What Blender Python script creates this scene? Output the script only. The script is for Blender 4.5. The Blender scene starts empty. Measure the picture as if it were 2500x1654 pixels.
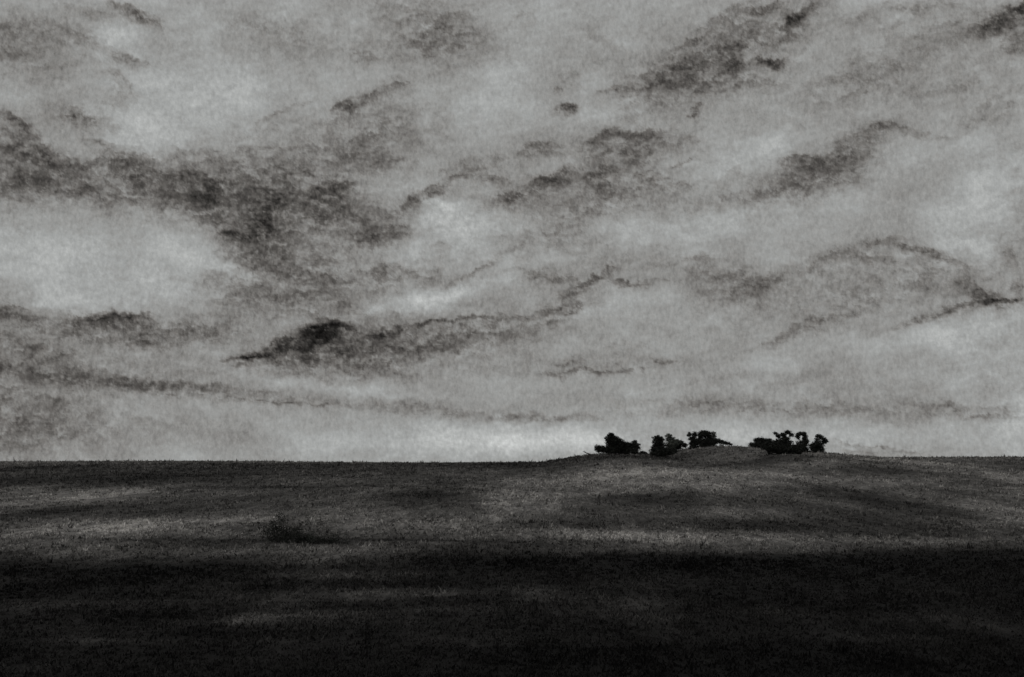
import bpy, math, random
import numpy as np

# ------------------------------------------------------------------ camera, world, sun, exposure
SC = bpy.context.scene
COL = SC.collection
R = math.radians
random.seed(7)
RNG = np.random.default_rng(11)
EYE = 8.0

cam_d = bpy.data.cameras.new("camera")
cam_d.sensor_fit = 'HORIZONTAL'
cam_d.angle = R(40.0)
cam_d.clip_start = .5
cam_d.clip_end = 20000
cam = bpy.data.objects.new("camera", cam_d)
COL.objects.link(cam)
cam.location = (0, 0, EYE)
cam.rotation_euler = (R(90 + 4.845), 0, 0)
SC.camera = cam

SUN_EL, SUN_AZ = 52, 215            # soft overcast light, from behind the viewer's left shoulder
w = bpy.data.worlds.new("World")
SC.world = w
w.use_nodes = True
nt = w.node_tree
bg = nt.nodes['Background']
sky_n = nt.nodes.new('ShaderNodeTexSky')
sky_n.sky_type = 'NISHITA'
sky_n.sun_disc = False
sky_n.sun_elevation = R(SUN_EL)
sky_n.sun_rotation = R(SUN_AZ)
hs = nt.nodes.new('ShaderNodeHueSaturation')      # a grey overcast sky has almost no blue
hs.inputs['Saturation'].default_value = .12
nt.links.new(sky_n.outputs[0], hs.inputs['Color'])
nt.links.new(hs.outputs[0], bg.inputs[0])
bg.inputs[1].default_value = .06

sun_d = bpy.data.lights.new("sun", 'SUN')
sun_d.energy = .5
sun_d.angle = R(14)
sun_d.color = (1, .97, .93)
sun = bpy.data.objects.new("sun", sun_d)
COL.objects.link(sun)
sun.rotation_euler = (R(90 - SUN_EL), 0, R(180 - SUN_AZ))

SC.view_settings.view_transform = 'Standard'
SC.view_settings.look = 'None'
SC.view_settings.exposure = 0
SC.view_settings.gamma = 1
SC.render.engine = 'CYCLES'


# ------------------------------------------------------------------ helpers
def smoothstep(a, b, t):
    t = np.clip((t - a) / (b - a), 0, 1)
    return t * t * (3 - 2 * t)


def perlin(x, y, seed=0):
    """Gradient noise on arrays, about -1..1."""
    xi = np.floor(x).astype(np.int64); yi = np.floor(y).astype(np.int64)
    xf = x - xi; yf = y - yi

    def grad(ix, iy, dx, dy):
        h = (ix * 374761393 + iy * 668265263 + seed * 974711) & 0x7fffffff
        h = ((h ^ (h >> 13)) * 1274126177) & 0x7fffffff
        h = (h ^ (h >> 16)) & 0xffff
        a = h * (2 * math.pi / 65536)
        return np.cos(a) * dx + np.sin(a) * dy
    u = xf * xf * xf * (xf * (xf * 6 - 15) + 10)
    v = yf * yf * yf * (yf * (yf * 6 - 15) + 10)
    a = grad(xi, yi, xf, yf); b = grad(xi + 1, yi, xf - 1, yf)
    c = grad(xi, yi + 1, xf, yf - 1); d = grad(xi + 1, yi + 1, xf - 1, yf - 1)
    return 1.5 * ((a * (1 - u) + b * u) * (1 - v) + (c * (1 - u) + d * u) * v)


def fbm(x, y, octaves=5, seed=0, gain=.5):
    s = 0; a = 1; t = 0
    for k in range(octaves):
        s = s + a * perlin(x * 2 ** k + 17.3 * k, y * 2 ** k - 9.1 * k, seed + k)
        t += a; a *= gain
    return s / t


def mesh_from(name, verts, faces, mat, parent=None, attrs=None, smooth=False):
    """One mesh object out of numpy arrays; faces is an (n, 3) or (n, 4) index array or a list."""
    me = bpy.data.meshes.new(name)
    verts = np.asarray(verts, np.float32)
    if isinstance(faces, np.ndarray):
        n, k = faces.shape
        me.vertices.add(len(verts)); me.vertices.foreach_set('co', verts.ravel())
        me.loops.add(n * k); me.loops.foreach_set('vertex_index', faces.astype(np.int32).ravel())
        me.polygons.add(n)
        me.polygons.foreach_set('loop_start', np.arange(0, n * k, k, dtype=np.int32))
        me.polygons.foreach_set('loop_total', np.full(n, k, np.int32))
        me.update(calc_edges=True)
    else:
        me.from_pydata(verts.tolist(), [], faces)
    if smooth:
        me.polygons.foreach_set('use_smooth', np.ones(len(me.polygons), bool))
    for an, av in (attrs or {}).items():
        at = me.attributes.new(an, 'FLOAT', 'POINT')
        at.data.foreach_set('value', np.asarray(av, np.float32).ravel())
    me.materials.append(mat)
    o = bpy.data.objects.new(name, me)
    COL.objects.link(o)
    if parent:
        o.parent = parent
    return o


def grid_faces(nx, ny):
    i = np.arange(nx * ny).reshape(ny, nx)
    return np.stack([i[:-1, :-1], i[:-1, 1:], i[1:, 1:], i[1:, :-1]], -1).reshape(-1, 4)


class N:
    """Short-hand for building a material's nodes."""
    def __init__(self, name):
        self.m = bpy.data.materials.new(name)
        self.m.use_nodes = True
        self.t = self.m.node_tree
        self.t.nodes.clear()
        self.out = self.t.nodes.new('ShaderNodeOutputMaterial')

    def add(self, typ, ins=None, **props):
        n = self.t.nodes.new(typ)
        for k, v in props.items():
            setattr(n, k, v)
        for k, v in (ins or {}).items():
            if isinstance(v, bpy.types.NodeSocket):
                self.t.links.new(v, n.inputs[k])
            else:
                n.inputs[k].default_value = v
        return n

    def math(self, op, a, b=None, c=None):
        ins = {0: a}
        if b is not None: ins[1] = b
        if c is not None: ins[2] = c
        return self.add('ShaderNodeMath', ins, operation=op).outputs[0]

    def surface(self, sock):
        self.t.links.new(sock, self.out.inputs['Surface'])
        return self.m


import numpy as np
CREST_X = [-400, -60, 12.0, 18.4, 26.0, 30.3, 39.1, 47.6, 55.1, 62.8, 66.6, 72.7, 79.7, 87.2, 94.4, 106.2, 115.5, 121.4, 133.4, 146.1, 168.5, 189.3, 260, 420, 900]
CREST_Z = [0, 1.7, 3.31, 4.43, 6.05, 6.59, 6.43, 6.34, 6.74, 7.28, 8.82, 9.45, 9.66, 8.67, 7.44, 7.53, 6.83, 5.32, 6.0, 5.97, 6.16, 6.19, 4.25, 2.17, 0]
def smooth01(t):
    t = np.clip(t, 0, 1)
    return t * t * (3 - 2 * t)
def height(x, y):
    """Height of the land in metres: a flat heath near the eye, a long rise to a far ridge, and the hill that carries the trees."""
    x = np.asarray(x, float); y = np.asarray(y, float)
    z = 4.9 * np.clip((y - 105) / 795, 0, 1)
    z = z - 16 * smooth01((y - 920) / 900)
    crest = sum(np.interp(x + d, CREST_X, CREST_Z) for d in (-3, 0, 3)) / 3
    up = smooth01((y - 120) / 400)
    z = z + crest * np.where(y < 520, up, np.exp(-(np.maximum(y - 520, 0) / 170.0) ** 2))
    z = z + .25 * np.sin(x / 23.0 + 1.3) * np.sin(y / 31.0) + .9 * np.sin(x / 97.0 + .5 + y / 260.0) * smooth01((y - 200) / 500)
    return z


# ------------------------------------------------------------------ sky: an overcast cloud cover, far beyond the land
# azimuth, elevation, half width, half height (degrees), turn (degrees), density, crisp upper edge (1) or soft (0)
CLOUDS = [
    (-17.66, 3.14, 4.797, 0.503, 4, 0.07, 0), (-14.72, 2.85, 4.281, 0.476, 6, 0.07, 0), (-10.87, 2.55, 4.751, 0.311, 6, 0.07, 0), (-9.5, 2.25, 3.422, 0.139, 4, 0.07, 0), (-5.87, 2.18, 5.22, 0.349, 6, 0.05, 0), (-0.62, 1.72, 4.217, 0.316, 4, 0.05, 0),
    (-19.11, 3.98, 3.775, 0.432, 6, 0.08, 0), (8.12, 2.12, 4.477, 0.417, 2, 0.05, 0), (15.69, 1.89, 3.907, 0.406, 3, 0.05, 0), (-20.29, 1.64, 4.642, 1.481, 0, 0.06, 0), (-7.81, 5.04, 0.864, 0.349, -6, 0.3, 0), (-8.67, 4.51, 1.549, 0.278, -8, 0.25, 0),
    (19.4, 3.14, 1.407, 2.654, 0, 0.08, 0), (19.76, 10.41, 1.861, 1.968, 0, 0.08, 0), (-21.92, 4.89, 3.337, 4.244, 0, 0.14, 0), (-20.58, 0.98, 5.238, 1.476, 0, 0.12, 0), (-9.7, 16.32, 4.36, 1.165, 0, 0.09, 0), (-17.97, 15.13, 3.454, 1.944, 0, 0.08, 0),
    (-3.32, 16.85, 3.775, 1.512, 0, 0.1, 0), (-5.97, 13.23, 4.479, 1.541, -10, 0.1, 0), (15.16, 14.84, 4.844, 1.482, -20, 0.1, 0), (2.93, 8.42, 5.605, 1.575, 0, 0.07, 0), (12.45, 5.83, 6.037, 1.889, -10, 0.08, 0), (5.63, 14.43, 2.749, 1.021, -20, 0.08, 0),
    (9.96, 10.2, 4.418, 0.859, -14, 0.08, 0), (-7.65, 5.92, 5.187, 1.046, 0, 0.1, 0), (-7.47, 5.08, 0.762, 0.279, 0, 0.5, 1), (-10.38, 4.04, 0.784, 0.104, -4, 0.5, 1), (-8.42, 4.78, 0.345, 0.313, 0, 0.45, 1), (-9.27, 4.56, 0.412, 0.139, -8, 0.4, 1),
    (19.32, 5.97, 0.783, 0.116, -4, 0.5, 1), (19.71, 16.58, 0.611, 0.254, -18, 0.3, 1), (11.81, 17.33, 0.593, 0.197, -30, 0.3, 1), (10.74, 15.63, 0.5, 0.15, 15, 0.35, 1), (-10.29, 9.16, 0.68, 0.413, 0, 0.25, 1), (-11.04, 8.76, 0.609, 0.137, 18, 0.35, 1),
    (-16.26, 5.43, 0.909, 0.203, -4, 0.35, 1), (2.24, 14.17, 0.312, 0.171, -18, 0.35, 1), (-12.03, 10.98, 8.376, 1.871, 3, 0.1, 0), (-8.55, 8.34, 4.125, 2.253, 15, 0.1, 0), (2.94, 11.56, 5.751, 1.559, -12, 0.1, 0), (-5.02, 4.55, 7.336, 1.227, -4, 0.08, 0),
    (-15.26, 4.91, 5.41, 0.849, 4, 0.08, 0), (9.18, 16.17, 4.371, 1.836, -25, 0.08, 0), (13.31, 6.84, 6.992, 1.197, -8, 0.05, 0), (-15.38, 17.2, 1.041, 0.291, 20, 0.38, 1), (-14.79, 17.13, 0.483, 0.195, 10, 0.25, 1), (-17.37, 17.2, 1.412, 0.224, 8, 0.15, 1),
    (-19.76, 15.78, 1.841, 1.117, 0, 0.12, 0), (-16.68, 15.88, 1.747, 0.357, 20, 0.12, 1), (-15.51, 15.48, 0.965, 0.262, 15, 0.13, 1), (-15.99, 14.7, 0.642, 0.361, 40, 0.18, 1), (-16.05, 13.79, 0.804, 0.297, -25, 0.14, 1), (-18.01, 16.58, 1.562, 0.481, 5, 0.1, 0),
    (-19.68, 12.79, 0.774, 0.292, 35, 0.26, 1), (-19.25, 12.53, 0.779, 0.261, 30, 0.28, 1), (-17.76, 13.26, 0.949, 0.328, 10, 0.22, 1), (-17.1, 12.98, 1.275, 0.33, 5, 0.2, 1), (-16.59, 12.18, 0.642, 0.265, 5, 0.14, 0), (-19.33, 11.84, 1.403, 0.425, 25, 0.3, 1),
    (-18.51, 11.24, 2.048, 0.659, 14, 0.26, 1), (-19.29, 10.53, 1.719, 0.822, 0, 0.26, 0), (-17.2, 10.4, 1.761, 0.566, 10, 0.22, 0), (-15.91, 11.39, 1.134, 0.501, -5, 0.3, 1), (-15.06, 10.71, 0.588, 0.37, -20, 0.3, 1), (-14.91, 11.19, 1.308, 0.672, 10, 0.18, 0),
    (-14.72, 10.36, 1.476, 0.674, 0, 0.14, 0), (-12.88, 10.78, 1.166, 0.577, 0, 0.3, 1), (-12.53, 10.28, 1.003, 0.511, 15, 0.2, 0), (-13.2, 9.92, 1.331, 0.51, 0, 0.15, 0), (-11.17, 10.33, 1.687, 0.855, 0, 0.26, 1), (-11.7, 11.34, 1.846, 0.51, 0, 0.16, 1),
    (-13.41, 11.94, 1.985, 0.27, -5, 0.1, 1), (-9.62, 10.38, 0.784, 0.447, 10, 0.34, 1), (-10.29, 9.33, 1.02, 0.688, 0, 0.36, 0), (-12, 9.41, 0.84, 0.274, 10, 0.26, 1), (-11.04, 8.76, 0.779, 0.206, 18, 0.5, 1), (-10.02, 8.74, 0.579, 0.241, 10, 0.34, 1),
    (-10.7, 8.11, 0.849, 0.517, 10, 0.2, 0), (-7.35, 10.65, 0.793, 0.518, 5, 0.34, 1), (-5.78, 11.93, 1.383, 0.448, 2, 0.24, 1), (-7.52, 9.75, 3.103, 0.762, 0, 0.2, 0), (-8.22, 10.25, 2.747, 1.035, 0, 0.14, 0), (-9.28, 11.42, 2.556, 0.857, 0, 0.15, 0),
    (-5.4, 9, 1.392, 0.418, -8, 0.3, 1), (-5.75, 8.74, 0.8, 0.279, -15, 0.2, 1), (-9.24, 7.98, 2.227, 0.796, 5, 0.2, 0), (-5.04, 7.35, 0.977, 0.455, -2, 0.26, 1), (-3.45, 7.36, 0.631, 0.386, 0, 0.18, 1), (-9.21, 6.42, 2.572, 0.694, 0, 0.17, 0),
    (-8.53, 7.12, 1.549, 0.139, 15, 0.16, 1), (-7.49, 7.32, 2.939, 0.696, 0, 0.12, 0), (-11.62, 6.88, 1.689, 0.689, 10, 0.12, 0), (-3.1, 8.24, 0.701, 0.455, -30, 0.12, 1), (-6.33, 14.28, 1.201, 0.306, -18, 0.28, 1), (-6.95, 14.03, 0.445, 0.306, -10, 0.28, 1),
    (-5.1, 14.82, 1.032, 0.238, -15, 0.18, 1), (-5.97, 13.06, 2.585, 1.028, -10, 0.14, 0), (-9.66, 13.63, 1.522, 0.135, -28, 0.16, 1), (-10.35, 12.92, 1.013, 0.136, -20, 0.12, 1), (-4.74, 15.13, 0.688, 0.271, 0, 0.1, 1), (-9.64, 12.35, 2.376, 0.136, -4, 0.1, 1),
    (-4.05, 17.74, 2.219, 0.733, 5, 0.15, 1), (-6.08, 16.05, 0.615, 0.303, 0, 0.24, 1), (-2.61, 17.2, 1.887, 1.006, 0, 0.1, 0), (-3.32, 16.51, 1.546, 0.674, 10, 0.1, 0), (-9.72, 17.15, 2.006, 0.496, 0, 0.08, 0), (-8.66, 16.66, 0.505, 0.3, 20, 0.12, 1),
    (-11.11, 17.24, 0.994, 0.329, 0, 0.07, 0), (0.54, 17.55, 0.515, 0.435, 0, 0.13, 1), (1.2, 12.5, 0.872, 0.345, -6, 0.4, 1), (3.48, 12.67, 1.042, 0.379, -28, 0.22, 1), (4.55, 13.04, 0.796, 0.275, 5, 0.36, 1), (5.61, 12.93, 0.794, 0.309, 0, 0.3, 1),
    (5.16, 12.22, 0.796, 0.448, 5, 0.28, 1), (4.01, 12.41, 1.041, 0.414, -10, 0.18, 0), (-1.52, 11.78, 1.397, 0.451, -12, 0.22, 1), (-0.8, 11.26, 0.874, 0.208, 8, 0.24, 1), (-3.29, 10.77, 1.57, 0.278, -28, 0.3, 1), (-4.26, 10.24, 0.523, 0.209, -30, 0.24, 1),
    (-0.09, 10.49, 0.63, 0.314, 0, 0.36, 1), (1.87, 11.31, 1.223, 0.312, -20, 0.34, 1), (0.8, 10.88, 1.225, 0.278, -15, 0.32, 1), (3.74, 11.41, 0.801, 0.485, -10, 0.36, 1), (3.83, 10.77, 0.488, 0.382, 0, 0.22, 1), (5.81, 11.17, 0.796, 0.449, 10, 0.26, 1),
    (5.42, 11.35, 0.346, 0.242, 0, 0.2, 1), (3.82, 10.33, 3.487, 0.87, -8, 0.16, 0), (7.18, 10.93, 0.448, 0.173, 15, 0.2, 1), (6.93, 12.61, 0.859, 0.411, -10, 0.14, 1), (7.02, 11.9, 0.516, 0.086, -20, 0.3, 1), (8.93, 11.18, 0.683, 0.343, -30, 0.13, 1),
    (9.18, 16.34, 3.36, 1.334, -28, 0.17, 0), (8.31, 17.21, 1.514, 0.266, -35, 0.2, 1), (7.41, 15.74, 1.869, 0.673, -20, 0.16, 0), (9.36, 16.58, 0.839, 0.299, -15, 0.22, 1), (11.81, 17.33, 0.757, 0.295, -32, 0.48, 1), (11.54, 17.02, 0.594, 0.329, -20, 0.2, 0),
    (10.74, 15.63, 0.667, 0.233, 15, 0.44, 1), (10.39, 15.87, 0.334, 0.2, 10, 0.3, 1), (9.17, 15.64, 0.438, 0.302, 0, 0.3, 1), (8.81, 15.27, 0.608, 0.202, -25, 0.2, 1), (10.6, 17.76, 0.828, 0.197, -10, 0.34, 1), (9.72, 17.64, 1, 0.363, -35, 0.16, 1),
    (6.34, 15.18, 2.223, 0.677, -22, 0.14, 0), (4.21, 14.87, 0.62, 0.153, -5, 0.32, 1), (5.63, 15.11, 0.686, 0.441, 0, 0.15, 1), (2.24, 14.15, 0.381, 0.257, -18, 0.48, 1), (2.24, 15.17, 0.691, 0.476, -10, 0.12, 1), (1.88, 14.75, 0.208, 0.136, 0, 0.25, 1),
    (7.6, 13.97, 0.375, 0.136, -58, 0.42, 1), (10.03, 14.88, 1.176, 0.336, 5, 0.2, 1), (8.98, 14.75, 1.015, 0.27, -10, 0.16, 1), (3.68, 16.76, 1.886, 1.344, -10, 0.1, 0), (7.75, 14.71, 0.238, 0.169, 0, 0.2, 1), (19.79, 16.65, 0.916, 0.412, -18, 0.42, 1),
    (19.14, 16.39, 0.924, 0.351, -10, 0.28, 1), (20.16, 15.66, 0.61, 0.414, -20, 0.28, 1), (17.69, 16.93, 2.343, 0.577, 15, 0.14, 1), (14.54, 17.25, 1.127, 0.325, -15, 0.14, 1), (15.7, 16.61, 1.916, 0.487, 10, 0.09, 0), (15.17, 15.34, 3.546, 0.656, -20, 0.08, 0),
    (14, 15.75, 0.488, 0.296, -30, 0.14, 1), (20.12, 17.01, 0.607, 0.252, 0, 0.3, 1), (16.72, 17.33, 1.419, 0.193, 0, 0.12, 1), (18.44, 14.6, 1.873, 0.972, -20, 0.08, 0), (11.7, 11.71, 0.904, 0.272, 0, 0.38, 1), (12.04, 11.32, 1.505, 0.408, -10, 0.22, 0),
    (13.58, 12.1, 1.319, 0.572, -22, 0.34, 0), (14.78, 12.88, 0.814, 0.267, -24, 0.34, 1), (15.2, 13.02, 0.649, 0.2, 20, 0.24, 1), (12.88, 10.95, 2.161, 0.61, -18, 0.18, 0), (16.43, 12.58, 0.962, 0.199, 12, 0.18, 1), (9.44, 10.56, 2.385, 0.378, -14, 0.1, 0),
    (10.83, 10.69, 1.182, 0.308, -10, 0.1, 0), (19.21, 13.4, 1.397, 0.422, -25, 0.12, 1), (19.86, 13.51, 0.216, 0.129, -40, 0.26, 1), (18.23, 12.65, 1.73, 0.23, -18, 0.1, 1), (15.55, 10.15, 2.601, 0.672, -25, 0.05, 0), (17.62, 14.01, 1.894, 0.654, 0, 0.06, 0),
    (13.47, 14.62, 1.968, 0.831, -10, 0.06, 0), (15.18, 8.48, 0.818, 0.237, -5, 0.22, 1), (14.17, 8.18, 0.66, 0.34, -20, 0.18, 1), (16.32, 8.1, 1.132, 0.202, 12, 0.28, 1), (14.75, 7.78, 0.821, 0.17, 5, 0.2, 1), (17.13, 7.73, 1.284, 0.201, 22, 0.24, 1),
    (16.79, 7.07, 2.9, 1.009, 8, 0.1, 0), (18.23, 6.59, 0.634, 0.234, 40, 0.3, 1), (18.69, 6.24, 0.789, 0.267, 20, 0.4, 1), (19.16, 5.94, 0.941, 0.166, -4, 0.56, 1), (17.88, 5.82, 1.115, 0.167, -8, 0.34, 1), (19.93, 6.54, 0.373, 0.297, -20, 0.38, 1),
    (16.58, 5.42, 1.454, 0.152, -14, 0.22, 1), (15.93, 5.32, 0.651, 0.152, -20, 0.2, 1), (12.1, 5.24, 1.85, 0.275, -20, 0.18, 1), (10.73, 4.66, 1.019, 0.242, -25, 0.18, 1), (8.7, 7.12, 1.546, 0.799, -5, 0.22, 0), (9.74, 6.84, 1.025, 0.589, 10, 0.16, 0),
    (11.63, 7.4, 2.023, 0.447, -22, 0.12, 1), (12.99, 7.7, 1.168, 0.445, -20, 0.12, 1), (7.67, 7.66, 0.518, 0.696, 50, 0.12, 1), (19.53, 7.95, 0.468, 0.827, 0, 0.1, 1), (19.76, 7.61, 0.156, 0.198, 0, 0.24, 1), (14.13, 6.13, 3.307, 1.023, -10, 0.05, 0),
    (3.72, 7.47, 0.63, 0.21, -22, 0.4, 1), (3.1, 7.1, 0.701, 0.175, -25, 0.24, 1), (4.51, 7.07, 0.594, 0.158, 8, 0.36, 1), (5.56, 7.03, 0.801, 0.105, -6, 0.28, 1), (1.86, 7.37, 1.229, 0.281, 8, 0.14, 1), (2.48, 6.49, 0.983, 0.527, -25, 0.24, 0),
    (2.74, 6.03, 0.702, 0.105, -20, 0.3, 1), (2.22, 9.26, 0.981, 0.21, 0, 0.16, 1), (1.69, 8.78, 1.929, 0.455, 5, 0.08, 0), (6.62, 7.82, 1.907, 0.105, -6, 0.1, 1), (0.97, 7.38, 1.054, 0.14, 20, 0.14, 1), (4.69, 8.05, 2.094, 0.21, 0, 0.06, 0),
    (-0.62, 8.08, 1.581, 0.14, -28, 0.14, 1), (-1.86, 7.37, 1.405, 0.14, -28, 0.16, 1), (0.27, 7.03, 2.638, 0.703, -10, 0.08, 0), (-16.26, 5.43, 1.299, 0.338, -4, 0.42, 1), (-16.57, 5.05, 1.457, 0.337, 0, 0.26, 1), (-14.95, 5.43, 0.658, 0.306, 15, 0.28, 1),
    (-15.27, 5.39, 0.492, 0.153, 25, 0.4, 1), (-17.38, 4.86, 0.642, 0.202, -20, 0.28, 1), (-13.44, 4.92, 1.999, 0.445, 0, 0.2, 1), (-19.78, 5.49, 1.404, 0.364, 12, 0.18, 1), (-19.14, 5.18, 0.944, 0.266, 10, 0.16, 0), (-15.58, 4.48, 2.452, 0.508, 5, 0.12, 0),
    (-11.93, 5.24, 1.686, 0.448, 0, 0.15, 1), (-12.43, 4.8, 0.672, 0.241, 20, 0.2, 1), (-14.6, 4.76, 0.99, 0.341, 10, 0.14, 0), (-7.47, 5.05, 1.038, 0.384, 0, 0.52, 1), (-7.81, 4.61, 1.037, 0.384, -6, 0.42, 0), (-8.16, 5.35, 0.449, 0.174, -30, 0.4, 1),
    (-7.03, 5.37, 0.52, 0.157, 20, 0.44, 1), (-9.27, 4.56, 0.549, 0.243, -10, 0.54, 1), (-10.47, 4.04, 0.953, 0.138, -4, 0.6, 1), (-9.7, 4.24, 1.026, 0.173, -6, 0.4, 1), (-10.89, 3.65, 0.509, 0.121, -15, 0.34, 1), (-5.72, 4.93, 0.802, 0.28, 0, 0.44, 1),
    (-4.93, 5.04, 0.874, 0.14, -16, 0.46, 1), (-3.97, 5.4, 1.051, 0.105, -10, 0.4, 1), (-2.21, 5.58, 1.581, 0.088, -3, 0.32, 1), (-7.11, 4.14, 3.12, 0.489, -4, 0.3, 0), (-5.36, 3.76, 1.047, 0.21, 0, 0.3, 1), (-1.85, 5.09, 2.989, 0.633, -8, 0.22, 0),
    (1.15, 5.83, 1.934, 0.176, -12, 0.26, 1), (1.15, 5.18, 1.935, 0.528, -12, 0.12, 0), (-3.96, 4.38, 2.803, 0.807, 0, 0.14, 0), (-6.41, 3.45, 3.128, 0.35, 5, 0.14, 0), (-8.66, 3.82, 1.376, 0.243, 0, 0.2, 1), (2.91, 3.47, 1.053, 0.105, 2, 0.32, 1),
    (4.66, 3.53, 1.048, 0.088, -4, 0.22, 1), (6.32, 3.87, 0.626, 0.157, 4, 0.24, 1), (4.67, 4.34, 1.049, 0.386, 0, 0.12, 1), (2.2, 3.77, 0.422, 0.141, -10, 0.26, 1), (3.79, 3.85, 2.102, 0.351, 0, 0.1, 0), (0.26, 3.68, 3.87, 0.704, 0, 0.07, 0),
    (1.85, 3.33, 0.703, 0.105, 10, 0.16, 1), (2.55, 3.77, 0.351, 0.351, 30, 0.12, 1), (-19.12, 4.31, 2.202, 0.166, 6, 0.17, 1), (-19.6, 4.63, 1.408, 0.133, 8, 0.12, 1), (-16.69, 3.02, 3.554, 0.269, 5, 0.2, 0), (-14.39, 2.89, 1.651, 0.238, 6, 0.2, 1),
    (-13.72, 2.52, 0.332, 0.068, 4, 0.3, 1), (-11.55, 2.71, 2.703, 0.172, 7, 0.16, 1), (-8.64, 2.13, 1.375, 0.069, 3, 0.32, 1), (-10.35, 2.31, 0.851, 0.052, 5, 0.22, 1), (-3.25, 1.96, 5.256, 0.315, 6, 0.12, 0), (1.14, 1.61, 2.81, 0.158, 2, 0.14, 1),
    (5.52, 1.74, 4.873, 0.14, -2, 0.11, 1), (-18.57, 1.66, 4.109, 1.663, 0, 0.1, 0), (-11.86, 1.2, 5.049, 1.029, 0, 0.06, 0), (8.98, 2.08, 5.142, 0.382, 2, 0.13, 0), (14.04, 1.78, 4.958, 0.443, 3, 0.1, 0), (17.46, 1.92, 2.077, 0.167, 4, 0.17, 1),
    (18.73, 1.58, 1.417, 0.15, 3, 0.14, 1), (16.52, 2.6, 2.584, 0.505, 0, 0.07, 0), (13.24, 3.24, 4.165, 0.856, -3, 0.07, 0), (-14.41, 3.57, 3.634, 0.239, 8, 0.1, 1), (-18.46, 3.49, 2.536, 0.667, 6, 0.1, 0), (-7.44, 3.13, 4.498, 0.209, 8, 0.07, 0),
    (7.96, 3.13, 3.449, 0.522, 0, 0.06, 0), (13.85, 0.54, 1.157, 0.051, 6, 0.24, 1), (15.49, 0.27, 1.139, 0.051, 12, 0.22, 1), (14.01, 0.17, 2.145, 0.305, 8, 0.14, 0), (6.56, 1.04, 3.465, 0.279, 0, 0.06, 0),
]
GAPS = [
    (-13.62, 13.94, 3.122, 2, -20, 0.13), (-14.94, 12.7, 1.793, 0.667, -10, 0.06), (-11.07, 15.08, 2.671, 1.504, 0, 0.05), (-16.03, 16.42, 0.957, 0.422, 10, 0.13), (-15.03, 16.82, 1.126, 0.26, 15, 0.05), (-2.58, 9.73, 1.4, 0.803, 10, 0.2),
    (-1.15, 8.78, 1.93, 0.875, -20, 0.12), (-17.79, 8.2, 4.785, 1.169, 0, 0.09), (-13.66, 7.85, 2.491, 1.023, 0, 0.07), (-15.31, 6.78, 3.931, 0.678, 0, 0.09), (-1.52, 14.33, 3.816, 1.026, -15, 0.03), (-0.09, 15.69, 1.555, 1.187, 0, 0.07),
    (-4.33, 6.22, 2.275, 0.386, -10, 0.2), (-1.86, 6.85, 1.933, 0.281, -14, 0.13), (-0.61, 0.66, 4.563, 0.595, 0, 0.22), (5.52, 1.31, 2.783, 0.419, 0, 0.06), (19.83, 1.81, 1.088, 1.651, 0, 0.2), (18.64, 4.33, 1.895, 1.334, -10, 0.11),
    (17.38, 4.86, 2.403, 0.504, -8, 0.1), (9.46, 11.93, 1.868, 0.683, -25, 0.14), (19.13, 10.45, 1.876, 1.317, -20, 0.14), (17.95, 8.36, 1.43, 0.667, 20, 0.14), (19.04, 7.31, 0.942, 0.664, 30, 0.08), (7.25, 0.69, 10.359, 0.417, 0, 0.08),
    (10.47, 10.01, 4.235, 0.858, -14, 0.08), (11.78, 15.71, 0.994, 0.266, -35, 0.12), (8.3, 16.04, 0.676, 0.234, -20, 0.08), (-6.4, 2.79, 2.606, 0.245, 4, 0.1), (-8.55, 8.77, 1.374, 0.087, -10, 0.12), (-3.11, 10.34, 0.699, 0.157, 10, 0.14),
    (15.83, 7.95, 0.488, 0.152, 0, 0.12), (5.23, 9.09, 3.828, 0.697, -10, 0.06), (-18.21, 6.01, 2.544, 0.301, 0, 0.1), (4.68, 6.3, 4.193, 0.351, -8, 0.05), (14.03, 1.02, 4.955, 0.51, 0, 0.05), (-4.34, 8.23, 1.048, 0.524, 0, 0.1),
    (-5.44, 13.24, 1.036, 0.137, -10, 0.06),
]


def scallops(x, y, seed):
    """Rounded billows like a cauliflower: each cell dark along its upper rim, pale below; about -1..1."""
    xi = np.floor(x).astype(np.int64); yi = np.floor(y).astype(np.int64)
    best = np.full(x.shape, 9.0); val = np.zeros(x.shape)
    for i in (-1, 0, 1):
        for j in (-1, 0, 1):
            cx = xi + i; cy = yi + j
            h = (cx * 73856093 ^ cy * 19349663 ^ seed * 83492791) & 0x7fffffff
            h = ((h ^ (h >> 13)) * 1274126177) & 0x7fffffff
            jx = (h & 1023) / 1023.0; jy = ((h >> 10) & 1023) / 1023.0; jr = ((h >> 20) & 255) / 255.0
            dx = x - cx - jx; dy = y - cy - jy
            d = np.sqrt(dx * dx + dy * dy) * (.75 + .5 * jr) - .25 * jr
            near = d < best
            v = np.clip(1.7 * dy + .55 * d + .9 * (jr - .5), -1, 1)
            val = np.where(near, v, val); best = np.where(near, d, best)
    return val


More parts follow.
